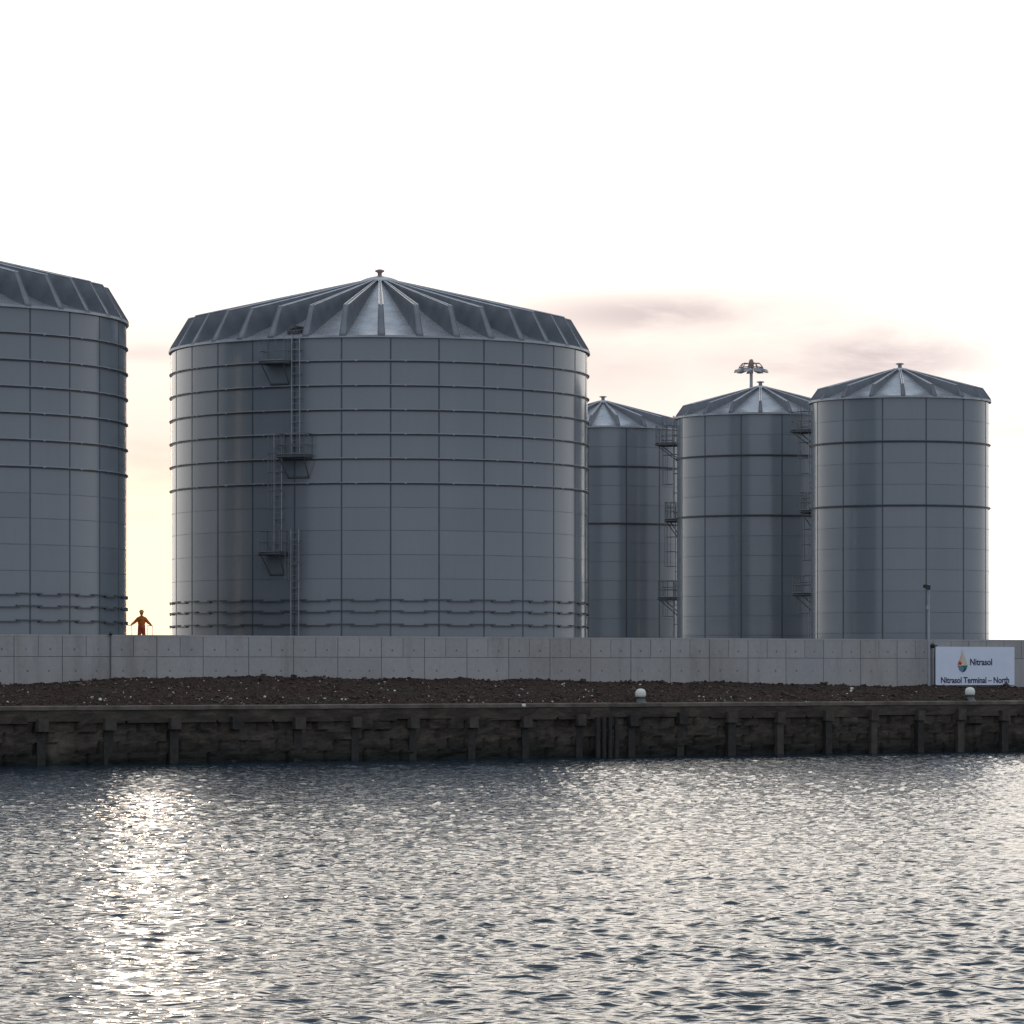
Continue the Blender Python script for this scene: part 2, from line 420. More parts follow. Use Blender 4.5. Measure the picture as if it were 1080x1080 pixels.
# a bundle of dark timbers hanging against the face
tf = empty('timber_fender', q(s_at(638, -.2), -.2, 0))
tag(tf, 'cluster of dark upright timbers fixed against the quay wall, left of the nearer white bollard', 'fender')
for dx in (-.42, -.12, .2, .5):
    mb = MB(); b0 = q(dx, -.06 - .05 * random.random(), 0)
    b0 = (b0[0] - QO.x, b0[1] - QO.y, 0)
    mb.tube((b0[0], b0[1], -1.5), (b0[0] + .04 * dx, b0[1], 1.78 - .25 * abs(dx)), .12, .10, 8); mb.build('timber', M['pile'], tf)

# ------------------------------------------------------------- rubble bank
PB = [(-200, 722), (0, 722), (60, 718), (130, 716), (200, 714), (300, 714.5), (400, 716), (520, 716.5), (600, 717.5), (720, 720), (840, 721.5), (950, 724), (1080, 725), (1300, 725)]
BS = [(s_at(px, WW), CZ + (HOR - py) * depth(px, WW) / F) for px, py in PB]
def bank_top(s):
    if s <= BS[0][0]: return BS[0][1]
    for (a, za), (b, zb) in zip(BS[:-1], BS[1:]):
        if s <= b: return za + (zb - za) * (s - a) / (b - a)
    return BS[-1][1]
def bank_z(s, w):
    t = max(0, min(1, (w - .55) / (WW - .7)))
    k = t ** .8
    z = CREST - .02 + (bank_top(s) - CREST) * k
    if -46 < s < 56:
        a = min(1, t * 6)
        z += a * (.10 * nz(s * .5, w * .6, 5) + .06 * nz(s * 1.7, w * 1.7, 8) + .04 * nz(s * 4.5, w * 4.5, 2) + .03 * abs(nz(s * 9, w * 9, 6)))
    return z
mb = MB(); ws = [.5 + i * .14 for i in range(int((WW - .3) / .14))] + [WW + .1]
ss2 = srange(-45, 55, .14); n = len(ss2)
mb.add([q(s, w, bank_z(s, w)) for w in ws for s in ss2], [(j * n + i, j * n + i + 1, (j + 1) * n + i + 1, (j + 1) * n + i) for j in range(len(ws) - 1) for i in range(n - 1)], 0, True)
tag(mb.build('earth_bank', M['earth']), kind='structure')
# rubble, too much to count
mb = MB()
def stone(c, r, mi):
    vs = []
    ax = Matrix.Rotation(random.random() * 6.3, 3, Vector((random.random() - .5, random.random() - .5, random.random() - .5)).normalized())
    for p in ((-1, -1, -1), (1, -1, -1), (1, 1, -1), (-1, 1, -1), (-1, -1, 1), (1, -1, 1), (1, 1, 1), (-1, 1, 1)):
        v = ax @ Vector([p[i] * r * random.uniform(.35, .9) for i in range(3)]); vs.append((c[0] + v.x, c[1] + v.y, c[2] + v.z * .8))
    mb.add(vs, [(3, 2, 1, 0), (4, 5, 6, 7), (0, 1, 5, 4), (1, 2, 6, 5), (2, 3, 7, 6), (3, 0, 4, 7)], mi)
for i in range(17000):
    s = random.uniform(-34, 44); w = random.uniform(.6, WW - .15) if random.random() < .8 else random.uniform(.5, 1.6)
    r = min(.15, .02 + random.expovariate(1 / .018))
    clump = nz(s * .45, w * .5, 31)
    u = random.random(); lim = .010 + .06 * max(0, clump) + (.015 if s < 6 else -.008)
    mi = 2 if u < lim else (1 if u < .22 else 0)
    if mi == 2: r = min(.085, .018 + random.expovariate(1 / .016))
    stone(q(s, w, bank_z(s, w) + r * .25), r, mi)
for i in range(140):   # clods along the foot of the wall
    s = random.uniform(-34, 44); r = random.uniform(.05, .2) * (1 if random.random() < .2 else .5)
    stone(q(s, WW - random.uniform(.2, .6), bank_z(s, WW - .3) + r * .2), r, 0)
tag(mb.build('rubble', [M['stone_dark'], M['stone_mid'], M['stone_light']]), kind='stuff', label='brick and stone rubble scattered over the dark earth bank', cat='rubble')

# ground behind the wall
mb = MB(); mb.add([q(-3000, WW + .34, GZ), q(3000, WW + .34, GZ), q(3000, 4000, GZ), q(-3000, 4000, GZ)], [(0, 1, 2, 3)])
tag(mb.build('ground', M['ground']), kind='structure')

# ------------------------------------------------------------- bund wall
wall = empty('concrete_wall', q(0, WW, 0))
tag(wall, 'long pale grey concrete retaining wall in cast panels in front of the tanks', 'wall')
def wl(p): return (p[0] - q(0, WW, 0)[0], p[1] - q(0, WW, 0)[1], p[2])
TOP = CZ + 1.474; JZ = CZ + .563; B0 = 2.2
mb = MB(); pv = []
def wbox(sa, sb, wa, wb, za, zb, mi=0, val=.5):
    mb.box(wl(q((sa + sb) / 2, (wa + wb) / 2, (za + zb) / 2)), (sb - sa, wb - wa, zb - za), mi, (tv, nvq)); pv.extend([val] * 6)
wbox(-2500, 2500, WW + .03, WW + .33, B0, TOP - .012, 0)
PAN = 2.17; s0 = s_at(116, WW)
k0 = -int((s0 + 60) / PAN) - 1
kk = range(int(-45 / PAN), int(85 / PAN))
for k in kk:
    a = s0 + k * PAN
    ga = .035 if k not in (0, 12, 23) else .05
    wbox(a + ga / 2, a + PAN - ga / 2, WW, WW + .03, B0, JZ - .012, 0, random.random())
    g2 = ga * .75
    wbox(a + ga / 2, a + PAN / 2 - g2 / 2, WW, WW + .03, JZ + .012, TOP - .09, 0, random.random())
    wbox(a + PAN / 2 + g2 / 2, a + PAN - ga / 2, WW, WW + .03, JZ + .012, TOP - .09, 0, random.random())
wbox(s0 - 45, s0 + 85, WW - .005, WW + .03, TOP - .085, TOP - .012, 0, .9)
mb.v  # body
body = mb.build('wall_body', M['concrete'], wall)
att = body.data.attributes.new('panel', 'FLOAT', 'FACE'); att.data.foreach_set('value', pv)
mb = MB(); pv = []
for k in kk:
    a = s0 + k * PAN
    wbox(a - .022, a + .022, WW + .016, WW + .034, B0, TOP - .09)
    wbox(a + PAN / 2 - .016, a + PAN / 2 + .016, WW + .018, WW + .034, JZ, TOP - .09)
wbox(s0 - 44, s0 + 84, WW + .02, WW + .033, JZ - .011, JZ + .011)
mb.build('panel_joint', M['joint'], wall)
mb = MB()
for k in kk:
    a = s0 + k * PAN
    for fx, z in ((.25, CZ + .86), (.75, CZ + .86), (.28, CZ - .02), (.72, CZ - .02)):
        c = Vector(wl(q(a + fx * PAN, WW, z)))
        mb.tube(c + nvq * .02, c - nvq * .004, random.choice((.030, .04, .045)), n=8)
mb.build('tie_hole', M['joint'], wall)

# ---------------------------------------------------------------- tanks
def tank_frame(cx, Y):
    X = (cx - 540) / F * Y
    return X, Y, -math.atan2(X, Y)
def polar(r, a, z): return (r * math.sin(a), -r * math.cos(a), z)

def shell_part(Rr, H, n, phase, seams, parent, pitch=1.2):
    mb = MB(); per = 10
    zz = sorted(set([0.0, H] + [round(s, 4) for s in seams]))
    rows = []
    for a, b in zip(zz[:-1], zz[1:]):
        for j in range(4): rows.append((a + (b - a) * j / 4, 4 * (j / 4) * (1 - j / 4)))
    rows.append((H, 0))
    nc = n * per; rnd = {}
    for z, pz in rows:
        for i in range(nc):
            u = (i % per) / per; pa = 4 * u * (1 - u)
            # every sheet is rolled a touch flatter than the true circle
            r = Rr - .009 * pa - .004 * pz * pa
            mb.v.append(polar(r, phase + 2 * math.pi * i / nc, z))
    vals = []
    for j in range(len(rows) - 1):
        for i in range(nc):
            k = (i + 1) % nc
            mb.f.append((j * nc + i, j * nc + k, (j + 1) * nc + k, (j + 1) * nc + i)); mb.m.append(0); mb.sm.append(True)
            key = (j // 4, i // per)
            if key not in rnd: rnd[key] = random.random()
            vals.append(rnd[key])
    nf = len(mb.f)
    for i in range(n):   # bolted vertical laps, staggered tone only
        a = phase + 2 * math.pi * i / n; da = .036 / Rr
        vs = [polar(Rr + .012, a - da, 0), polar(Rr + .012, a + da, 0), polar(Rr + .012, a + da, H - .02), polar(Rr + .012, a - da, H - .02),
              polar(Rr - .02, a - da, 0), polar(Rr - .02, a + da, 0), polar(Rr - .02, a + da, H - .02), polar(Rr - .02, a - da, H - .02)]
        mb.add(vs, [(0, 1, 2, 3), (4, 0, 3, 7), (1, 5, 6, 2)], 1)
    for s in seams:
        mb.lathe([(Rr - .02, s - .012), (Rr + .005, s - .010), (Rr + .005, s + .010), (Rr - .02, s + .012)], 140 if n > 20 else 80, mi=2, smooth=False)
    o = mb.build('shell', [M['shell'], M['seal_shade'], M['hseam']], parent)
    att = o.data.attributes.new('panel', 'FLOAT', 'FACE')
    att.data.foreach_set('value', vals + [.5] * (len(mb.f) - nf))
    return o
def girder_part(Rr, z, parent, n, phase, name='wind_girder', w=.095, mat='girder'):
    mb = MB()
    mb.lathe([(Rr - .02, z - .05), (Rr + .028, z - .05), (Rr + .028, z + .02), (Rr + w, z + .02), (Rr + w, z + .032)], n * 6, mi=1, smooth=False)  # dark lower web: shade under the girder put into its colour
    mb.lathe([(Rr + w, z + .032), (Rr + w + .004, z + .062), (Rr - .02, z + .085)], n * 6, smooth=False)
    for i in range(n):   # small splice bolts
        a = phase + 2 * math.pi * (i + .3) / n
        c = polar(Rr + w, a, z + .03); er = Vector((math.sin(a), -math.cos(a), 0)); et = Vector((math.cos(a), math.sin(a), 0))
        mb.box(c, (.09, .02, .07), 0, (et, er))
    return mb.build(name, [M[mat], M['seal_shade']], parent)
def band_part(Rr, z, parent, n, phase):
    """stepped ring: short channel lengths set high and low in turn"""
    mb = MB()
    for i in range(2 * n):
        dz = .035 if i % 2 else -.035
        a0 = phase + math.pi * (i + .45) / n - .008; a1 = a0 + math.pi / n + .016
        vs = []; st = 5; pr = [(Rr - .01, -.035), (Rr + .09, -.035), (Rr + .09, .03), (Rr - .01, .03)]
        for r, d in pr:
            for k in range(st + 1): vs.append(polar(r + (.004 if i % 2 else 0), a0 + (a1 - a0) * k / st, z + dz + d))
        m_ = st + 1; fs = [(j * m_ + k, j * m_ + k + 1, (j + 1) * m_ + k + 1, (j + 1) * m_ + k) for j in range(3) for k in range(st)]
        fs += [(0, m_, 2 * m_, 3 * m_), (st, 3 * m_ + st, 2 * m_ + st, m_ + st)]
        mb.add(vs, fs)
    return mb.build('stepped_band', M['seal_shade'], parent)

def roof_part(Rr, H, zk, rk, zA, nr, phase, parent, hb, ht, capr):
    Re = Rr + .10; r0 = capr * .9
    tp = (zA - .12 - H) / (Rr - r0)
    def pan(r): return H + .03 + (Rr - r) * tp
    mb = MB(); na = 6; rs = [r0, r0 + (Rr - r0) * .15, r0 + (Rr - r0) * .3, r0 + (Rr - r0) * .5, r0 + (Rr - r0) * .7, r0 + (Rr - r0) * .85, Rr * .95, Rr, Re]
    nc = nr * na
    for r in rs:
        for i in range(nc):
            u = (i % na) / na; sag = -.05 * 4 * u * (1 - u) * (r / Rr) * (1 if r < Rr * .97 else .25)
            if r == Rr * .95: sag -= .03
            mb.v.append(polar(r, phase + 2 * math.pi * i / nc, pan(r) + sag))
    for j in range(len(rs) - 1):
        for i in range(nc):
            k = (i + 1) % nc; mb.f.append((j * nc + i, j * nc + k, (j + 1) * nc + k, (j + 1) * nc + i)); mb.m.append(0); mb.sm.append(True)
    roof = mb.build('roof', M['roof'], parent)
    e = MB(); ze = pan(Re)
    e.lathe([(Rr - .02, ze - .10), (Re - .02, ze - .12), (Re + .03, ze - .10), (Re + .03, ze + .015), (Re - .03, ze + .02), (Re - .05, ze - .05)], nc, smooth=False)
    e.build('eave_trim', M['girder'], roof)
    # one rib, then copies turned about the axis
    mb = MB()
    def rz(r): return zk + (zA - zk) * (rk - r) / (rk - r0)
    def hw(r, a, b): return a + (b - a) * (r - r0) / (rk - r0)
    secs = []
    for r in (r0, r0 + (rk - r0) * .5, rk):
        b = hw(r, .05, hb * .9); t = hw(r, .035, ht)
        secs.append([(-b, -r, pan(r) - .06), (-t, -r, rz(r)), (t, -r, rz(r)), (b, -r, pan(r) - .06)])
    secs.append([(-hb, -Re + .01, pan(Re) - .05), (-hb * .8, -Re + .0, pan(Re) + .07), (hb * .8, -Re + .0, pan(Re) + .07), (hb, -Re + .01, pan(Re) - .05)])
    vs = [p for s_ in secs for p in s_]
    fs = []
    for j in range(3):
        for i in range(3): fs.append((j * 4 + i, j * 4 + 4 + i, j * 4 + 5 + i, j * 4 + 1 + i))
    fs.append((12, 15, 14, 13)); mb.add(vs, fs)
    for sg in (-1, 1):   # folded flanges along the top edges
        mb.tube((sg * .04, -r0, rz(r0) + .02), (sg * ht, -rk, rz(rk) + .02), .022, .035, 4, 1)
        mb.tube((sg * ht, -rk, rz(rk) + .01), (sg * hb * .8, -Re, pan(Re) + .08), .02, n=4)
    mb.box((0, -Re - .01, pan(Re) + .01), (hb * 1.7, .05, .09))
    rib0 = mb.build('roof_rib', [M['rib'], M['flange']], roof); rib0.rotation_euler = (0, 0, phase)
    for i in range(1, nr):
        c = rib0.copy(); COL.objects.link(c); c.parent = roof; c.rotation_euler = (0, 0, phase + 2 * math.pi * i / nr)
    mb = MB()
    ck = capr / .85
    mb.lathe([(capr * 1.15, zA - .10), (capr * 1.12, zA + .03), (capr * .8, zA + .14 * ck), (capr * .4, zA + .24 * ck), (0, zA + .28 * ck)], 32)
    cap = mb.build('roof_cap', M['roof'], roof)
    mb = MB(); v = .22
    v = .24; vk = 1 if Rr > 8 else .62; mb.lathe([(a_, zA + b_ * vk) for a_, b_ in ((.12, .0), (.11, .40), (.14, .43), (v, .48), (v + .01, .54), (.12, .59), (0, .61))], 20)
    mb.build('vent', M['rust'] if Rr > 8 else M['galv'], cap)
    return roof

def access(Rr, a0, parent, H, ladders, platforms, tube=.022):
    er = Vector((math.sin(a0), -math.cos(a0), 0)); et = Vector((math.cos(a0), math.sin(a0), 0))
    def P(qq, o, z): return er * (math.sqrt(max(Rr * Rr - qq * qq, 0)) + o) + et * qq + Vector((0, 0, z))
    for qc, z0, z1, cage0 in ladders:
        mb = MB(); hw = .21; o = .26
        for sg in (-1, 1):
            mb.tube(P(qc + sg * hw, o, z0), P(qc + sg * hw, o, z1), tube * 1.35, n=6)
        z = z0 + .2
        while z < z1:
            mb.tube(P(qc - hw, o, z), P(qc + hw, o, z), tube * .42, n=5); z += .3
        z = z0 + .5
        while z < z1:   # brackets back to the shell
            for sg in (-1, 1): mb.tube(P(qc + sg * hw, o, z), P(qc + sg * hw, -.02, z), tube, n=4)
            mb.tube(P(qc - hw, o - .02, z), P(qc + hw, o - .02, z), tube * 1.1, n=4)
            z += 1.18
        ld = mb.build('ladder', M['galv'], parent)
        mb = MB(); z = cage0
        arc = [(-.21, .26), (-.33, .45), (-.33, .72), (-.2, .92), (0, .99), (.2, .92), (.33, .72), (.33, .45), (.21, .26)]
        while z < z1 + .05:
            mb.path([P(qc + x, y, z) for x, y in arc], tube * .7, 4); z += .9
        for x, y in (arc[2], arc[3], arc[5], arc[6], arc[4]): mb.tube(P(qc + x, y, cage0), P(qc + x, y, z1), tube * .55, n=4)
        if mb.v and z1 - cage0 > .5: mb.build('safety_cage', M['shadegalv'], ld)
    for qa, qb, zf, dep, rail in platforms:
        mb = MB()
        c = (P(qa, dep / 2, zf) + P(qb, dep / 2, zf)) / 2
        mb.box(c, (qb - qa, dep + .1, .05), 0, (et, er))
        for sg_q in (qa, qb): mb.tube(P(sg_q, 0, zf - .05), P(sg_q, dep, zf - .05), .05, n=4)
        mb.tube(P(qa, dep, zf - .04), P(qb, dep, zf - .04), .065, n=4)
        pf = mb.build('platform', M['dark'], parent)
        mb = MB()
        for qq in (qa + .06, qb - .06):
            mb.tube(P(qq, dep - .05, zf - .05), P(qq + (.12 if qq < (qa + qb) / 2 else -.12), .02, zf - 1.02), .03, n=5)
        mb.tube(P(qa + .15, .04, zf - 1.02), P(qb - .15, .04, zf - 1.02), .045, n=4)
        mb.build('brace', M['dark'], pf)
        mb = MB(); pts = [P(qa, 0.05, 0), P(qa, dep, 0), P(qb, dep, 0), P(qb, .05, 0)]
        for h in (.55, 1.1):
            mb.path([p + Vector((0, 0, zf + h)) for p in pts], tube * 1.0, 5)
        mb.path([p + Vector((0, 0, zf + .08)) for p in pts], .04, 4)
        npost = max(3, int((qb - qa) / .35))
        for i in range(npost + 1):
            qq = qa + (qb - qa) * i / npost; mb.tube(P(qq, dep, zf), P(qq, dep, zf + 1.1), tube * .9, n=4)
        for qq in (qa, qb):
            mb.tube(P(qq, dep * .5, zf), P(qq, dep * .5, zf + 1.1), tube * .9, n=4)
            mb.tube(P(qq, .06, zf), P(qq, .06, zf + 1.1), tube * .9, n=4)
        mb.build('railing', M['shadegalv'], pf)

# the two large tanks
RB = 10.72; off = CZ - GZ     # heights above the eye -> above the tank base
def zb(v): return v + off
EB = zb(16.36)
rings = [15.09, 13.89, 12.70, 11.52, 10.32, 9.12]; bands = [3.42, 2.87, 2.22]
seams = [7.96, 6.84, 5.66, 4.48]
X, Y, rz_ = tank_frame(400.5, 200)
big = empty('storage_tank', (X, Y, GZ), rz_)
tag(big, 'largest grey tank, whole in view, ladders and platforms down its front', 'storage tank', 'large ribbed grey tanks')
shell_part(RB, EB, 28, R_(2.85), [zb(z) for z in seams], big)
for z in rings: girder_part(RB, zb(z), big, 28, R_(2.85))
for z in bands: band_part(RB, zb(z), big, 28, R_(2.85))
roof = roof_part(RB, EB, zb(17.92), 9.92, zb(20.08), 36, R_(.4), big, .20, .10, .85)
hm = MB()   # roof hatch between two ribs, over the ladder
ha = R_(-24.6 + .0); hr = RB - .9
hp = Vector(polar(hr, ha, EB + .42)); tilt = Matrix.Rotation(ha, 4, 'Z') @ Matrix.Rotation(R_(18), 4, 'X')
pts = [hp + (tilt @ Vector((.42 * math.cos(t), .42 * math.sin(t), 0))) for t in [2 * math.pi * i / 20 for i in range(21)]]
hm.path(pts, .06, 6); hm.path([p + Vector((0, 0, -.09)) for p in pts], .05, 6)
hm.tube(pts[3] + Vector((0, 0, .02)), pts[8] + Vector((0, 0, .16)), .04); hm.tube(pts[8] + Vector((0, 0, .16)), pts[14] + Vector((0, 0, .1)), .04)
hm.build('roof_hatch', M['dark'], roof)
access(RB, R_(-23.3), big, EB,
       [(.25, zb(10.46), zb(16.45), 99), (-.72, zb(5.72), zb(11.6), zb(7.9)), (.2, 0.0, zb(6.9), zb(4.4))],
       [(-1.40, -.05, zb(15.07), 1.0, 1), (-.42, 1.02, zb(10.46), 1.0, 1), (-1.42, -.28, zb(5.72), 1.0, 1)])
t1 = copy_tree(big)
X, Y, rz_ = tank_frame(-109, 182)
t1.location = (X, Y, GZ); t1.rotation_euler = (0, 0, rz_ + R_(-7.9))
t1['label'] = 'grey ribbed storage tank cut off by the left edge, left of the standing person'
# the three slim tanks
RS = 5.10; ES = zb(15.42); sp = R_(16.8)
X, Y, rz_ = tank_frame(949, 222.7)
sm = empty('storage_tank', (X, Y, GZ), rz_)
tag(sm, 'slim grey tank at the right end, standing behind the lamp post and sign', 'storage tank', 'slim grey tanks')
smz = [14.10, 11.65, 10.45, 8.05, 6.86, 5.66, 4.46, 3.26, 2.1]
shell_part(RS, ES, 13, sp, [zb(z) for z in smz], sm)
for z in (12.84, 9.24): girder_part(RS, zb(z), sm, 13, sp, w=.09, mat='seal_shade')
roof_part(RS, ES, zb(16.08), 4.78, zb(17.28), 18, R_(2.1), sm, .14, .045, .42)
access(RS, R_(-108), sm, ES,
       [(.3, zb(9.2), zb(15.6), zb(11.4)), (-.4, zb(4.4), zb(10.2), zb(6.4)), (.3, 0, zb(5.5), zb(3.3))],
       [(-.9, .6, zb(13.87), 1.35, 1), (-.7, .7, zb(9.2), .75, 1), (-.9, .6, zb(4.4), 1.2, 1)])
for cx, Yd, lab, dr, drr in ((802, 236.7, 'slim grey tank with the floodlight mast above its roof', -2.1, 0),
                         (636, 249.5, 'slim grey tank partly hidden behind the right edge of the largest tank', 0, 8.6)):
    t = copy_tree(sm); X, Y, rz_ = tank_frame(cx, Yd)
    t.location = (X, Y, GZ); t.rotation_euler = (0, 0, rz_ + R_(dr)); t['label'] = lab
    for ch in t.children:
        if ch.name.startswith('roof'): ch.rotation_euler = (0, 0, R_(drr))
        if ch.name.startswith(('ladder', 'platform')) and cx == 802: ch.rotation_euler = (0, 0, R_(9))

# ---------------------------------------------------------- floodlight mast
dm = 290.; X = (792.3 - 540) / F * dm
def hz(py, d): return CZ + (HOR - py) * d / F
mast = empty('floodlight_mast', (X, dm, GZ))
tag(mast, 'tall floodlight mast with a crown of lamps rising behind a tank roof', 'floodlight mast')
mb = MB(); ztop = hz(379, dm) - GZ
mb.tube((0, 0, 0), (0, 0, ztop), .28, .11, 12); mb.build('pole', M['galv'], mast)
mb = MB(); zh = hz(385, dm) - GZ
mb.lathe([(.12, zh - .25), (.2, zh - .2), (.2, zh + .2), (.12, zh + .4)], 12)
mb.lathe([(.80, zh - .22), (.86, zh - .22), (.86, zh - .15), (.80, zh - .15), (.80, zh - .22)], 16)
mb.build('headframe', M['rust'], mast)
for i in range(9):
    a = 2 * math.pi * (i + .3) / 9; c, s_ = math.cos(a), math.sin(a)
    mb = MB(); mb.path([(.3 * c, .3 * s_, zh + .12), (.65 * c, .65 * s_, zh + .12), (.86 * c, .86 * s_, zh - .1), (.95 * c, .95 * s_, zh - .32)], .035)
    arm = mb.build('arm', M['rust'], mast)
    mb = MB(); er = Vector((c, s_, 0)); et = Vector((-s_, c, 0))
    vs = []
    for o_, w_, z_ in ((.62, .22, -.42), (1.28, .26, -.56), (1.2, .20, -.36), (.72, .15, -.24)):
        for sg in (-1, 1): p = er * o_ + et * (w_ * sg) + Vector((0, 0, zh + z_)); vs.append(p)
    mb.add(vs, [(0, 1, 3, 2), (2, 3, 5, 4), (4, 5, 7, 6), (6, 7, 1, 0), (0, 2, 4, 6), (1, 7, 5, 3)])
    mb.build('floodlight', M['galv'], arm)

# ------------------------------------------------------------- lamp posts
s, zt = at(979.5, 616, WW - .35)
post = empty('lamp_post', q(s, WW - .35, bank_z(s, WW - .35) - .1))
tag(post, 'tall thin grey post with a small black lamp, left of the sign', 'lamp post')
zt -= post.location.z
mb = MB(); mb.tube((0, 0, 0), (0, 0, zt), .06, .045, 10); mb.build('pole', M['galv'], post)
mb = MB(); mb.box((0, 0, .02), (.16, .16, .04)); mb.build('base_plate', M['galv'], post)
mb = MB(); c = tv * -.14 + nvq * -.05 + Vector((0, 0, zt - .14))
mb.add([c + tv * x + nvq * y + Vector((0, 0, z)) for x, y, z in ((-.17, -.1, -.02), (.13, -.1, -.13), (.13, .1, -.13), (-.17, .1, -.02), (-.15, -.1, .11), (.13, -.1, .08), (.13, .1, .08), (-.15, .1, .11))],
       [(3, 2, 1, 0), (4, 5, 6, 7), (0, 1, 5, 4), (1, 2, 6, 5), (2, 3, 7, 6), (3, 0, 4, 7)])
mb.build('lamp_head', M['black'], post)
mb = MB(); mb.box((-.04, -.06, zt - 1.1), (.12, .1, .16)); mb.build('junction_box', M['galv'], post)
for px, top, lab in ((116.5, 668.5, 'short dark pipe post with a black knob against the left part of the wall'), (984, 681, 'short post with a round black head at the left side of the sign')):
    s, zt = at(px, top, WW - .12)
    p = empty('marker_post', q(s, WW - .12, bank_z(s, WW - .12) - .1)); tag(p, lab, 'post'); zt -= p.location.z
    mb = MB(); mb.tube((0, 0, 0), (0, 0, zt), .035, n=8); mb.build('pole', M['dark'] if px < 500 else M['galv'], p)
    mb = MB(); mb.ball((0, 0, zt), .085 if px < 500 else .12, 12); mb.build('knob', M['black'], p)
    if px > 500:
        mb = MB(); mb.box((.1, .02, zt + .0), (.22, .06, .05)); mb.build('bracket', M['black'], p)

# ------------------------------------------------------------------- sign
SW = WW - .22
sa, zt = at(987, 682, SW); sb, _ = at(1070, 682, SW); _, zb_ = at(1030, 722.5, SW)
sc_ = (sa + sb) / 2; wid = sb - sa; hei = zt - zb_
sign = empty('terminal_sign', q(sc_, SW, zb_), QA)
tag(sign, 'pale blue white rectangular sign board with a drop logo in front of the wall', 'sign')
M['sign'] = simple('sign_enamel', (.70, .76, .90), .4, var=.04, sc=1.5)
mb = MB(); mb.box((0, .02, hei / 2), (wid, .04, hei)); mb.build('board', M['sign'], sign)
for x in (-wid * .36, wid * .36):
    mb = MB(); mb.box((x, .075, hei / 2 - .35), (.08, .06, hei + .5)); mb.build('post', M['galv'], sign)
def flat(name, col):
    m, nt_, b = new_mat(name); b.inputs['Base Color'].default_value = (*col, 1); b.inputs['Roughness'].default_value = .5; return m
M['navy'] = flat('navy_lettering', (.012, .018, .055))
def px2l(px, py):
    return (sa + (px - 987) / 83. * wid - sc_), (722.5 - py) / 40.5 * hei
def text(body, x0, x1, ybase, ytop):
    c = bpy.data.curves.new('lettering', 'FONT'); c.body = body; c.size = 1; c.extrude = .004; c.offset = .022
    o = bpy.data.objects.new('tmp', c); COL.objects.link(o)
    dg = bpy.context.evaluated_depsgraph_get(); me = bpy.data.meshes.new_from_object(o.evaluated_get(dg))
    bpy.data.objects.remove(o)
    xs = [v.co.x for v in me.vertices]; ys = [v.co.y for v in me.vertices]
    X0, Y0 = px2l(x0, ybase); X1, Y1 = px2l(x1, ytop)
    for v in me.vertices:
        x = X0 + (v.co.x - min(xs)) / (max(xs) - min(xs)) * (X1 - X0)
        y = Y0 + v.co.y / max(ys) * (Y1 - Y0)
        v.co = (x, -.006 - v.co.z, y)
    me.materials.clear(); me.materials.append(M['navy'])
    b = bpy.data.objects.new('lettering', me); COL.objects.link(b); b.parent = sign
text('Nitrasol', 1022.8, 1046, 701.3, 694.6)
text('Nitrasol Terminal – North', 992.3, 1064.2, 720.2, 714.0)
mb = MB()
lc = [('peach', (.62, .45, .36)), ('sand', (.66, .58, .50)), ('red', (.62, .02, .015)), ('lime', (.45, .55, .12)), ('teal', (.02, .13, .13)), ('slate', (.12, .22, .34)), ('deep', (.01, .03, .07))]
def poly(pts, mi):
    vs = [(px2l(x, y)[0], -.004 - .0004 * mi, px2l(x, y)[1]) for x, y in pts]
    mb.add(vs, [tuple(range(len(vs)))], mi)
poly([(1014.4, 684.5), (1013.2, 691), (1011.0, 697), (1013.4, 698.5), (1014.6, 692)], 0)
poly([(1014.4, 684.5), (1014.6, 692), (1013.4, 700.5), (1020.0, 700.5), (1018.6, 696), (1016.2, 690)], 1)
poly([(1011.0, 697), (1009.6, 701), (1013.6, 701.3), (1014.2, 698.7)], 2)
poly([(1009.6, 701.9), (1013.4, 702.2), (1020.2, 701.8), (1020.1, 700.8), (1013.4, 701.2), (1009.6, 700.9)], 3)
poly([(1013.4, 702.2), (1020.2, 701.9), (1019.2, 705.4), (1016.6, 705.0)], 4)
poly([(1009.6, 702.0), (1013.4, 702.2), (1016.6, 705.0), (1014.6, 709.3), (1011.6, 707.2)], 5)
poly([(1016.6, 705.0), (1019.2, 705.4), (1017.4, 708), (1014.6, 709.3)], 6)
for f in range(len(mb.f)): mb.f[f] = mb.f[f]
mb.build('drop_logo', [flat(a + '_paint', c) for a, c in lc], sign)

# ----------------------------------------------------------- quay bollards
def bollard(px, top, base, wpx, lab):
    w = .75; s = s_at(px, w); d = depth(px, w); k = d / F
    z0 = CREST - .02
    b = empty('mooring_bollard', q(s, w, z0)); tag(b, lab, 'bollard', 'white-headed bollards on the quay edge')
    r = wpx * k / 2; h = (CZ + (HOR - top) * k) - z0
    mb = MB(); mb.lathe([(r * 1.25, 0), (r * 1.2, .05), (r * .85, .08), (r * .8, h - r * 1.55), (r * .98, h - r * 1.5)], 20); mb.build('base', M['dark'], b)
    mb = MB(); mb.lathe([(r * .6, h - r * 1.62), (r * .93, h - r * 1.55), (r, h - r * 1.2), (r, h - r * .8), (r * .88, h - r * .38), (r * .6, h - r * .1), (r * .25, h), (0, h + .005)], 24); mb.build('head', M['white'], b)
bollard(675.6, 726.3, 741, 11.2, 'white round-headed bollard on the coping near the middle of the quay')
bollard(1023, 724.8, 739, 10.6, 'white round-headed bollard on the coping just below the sign')
s = s_at(551, .05)
mp = empty('edge_marker', q(s, -.03, CREST - .16)); tag(mp, 'tiny black and white marker on the coping edge between tanks and water', 'marker')
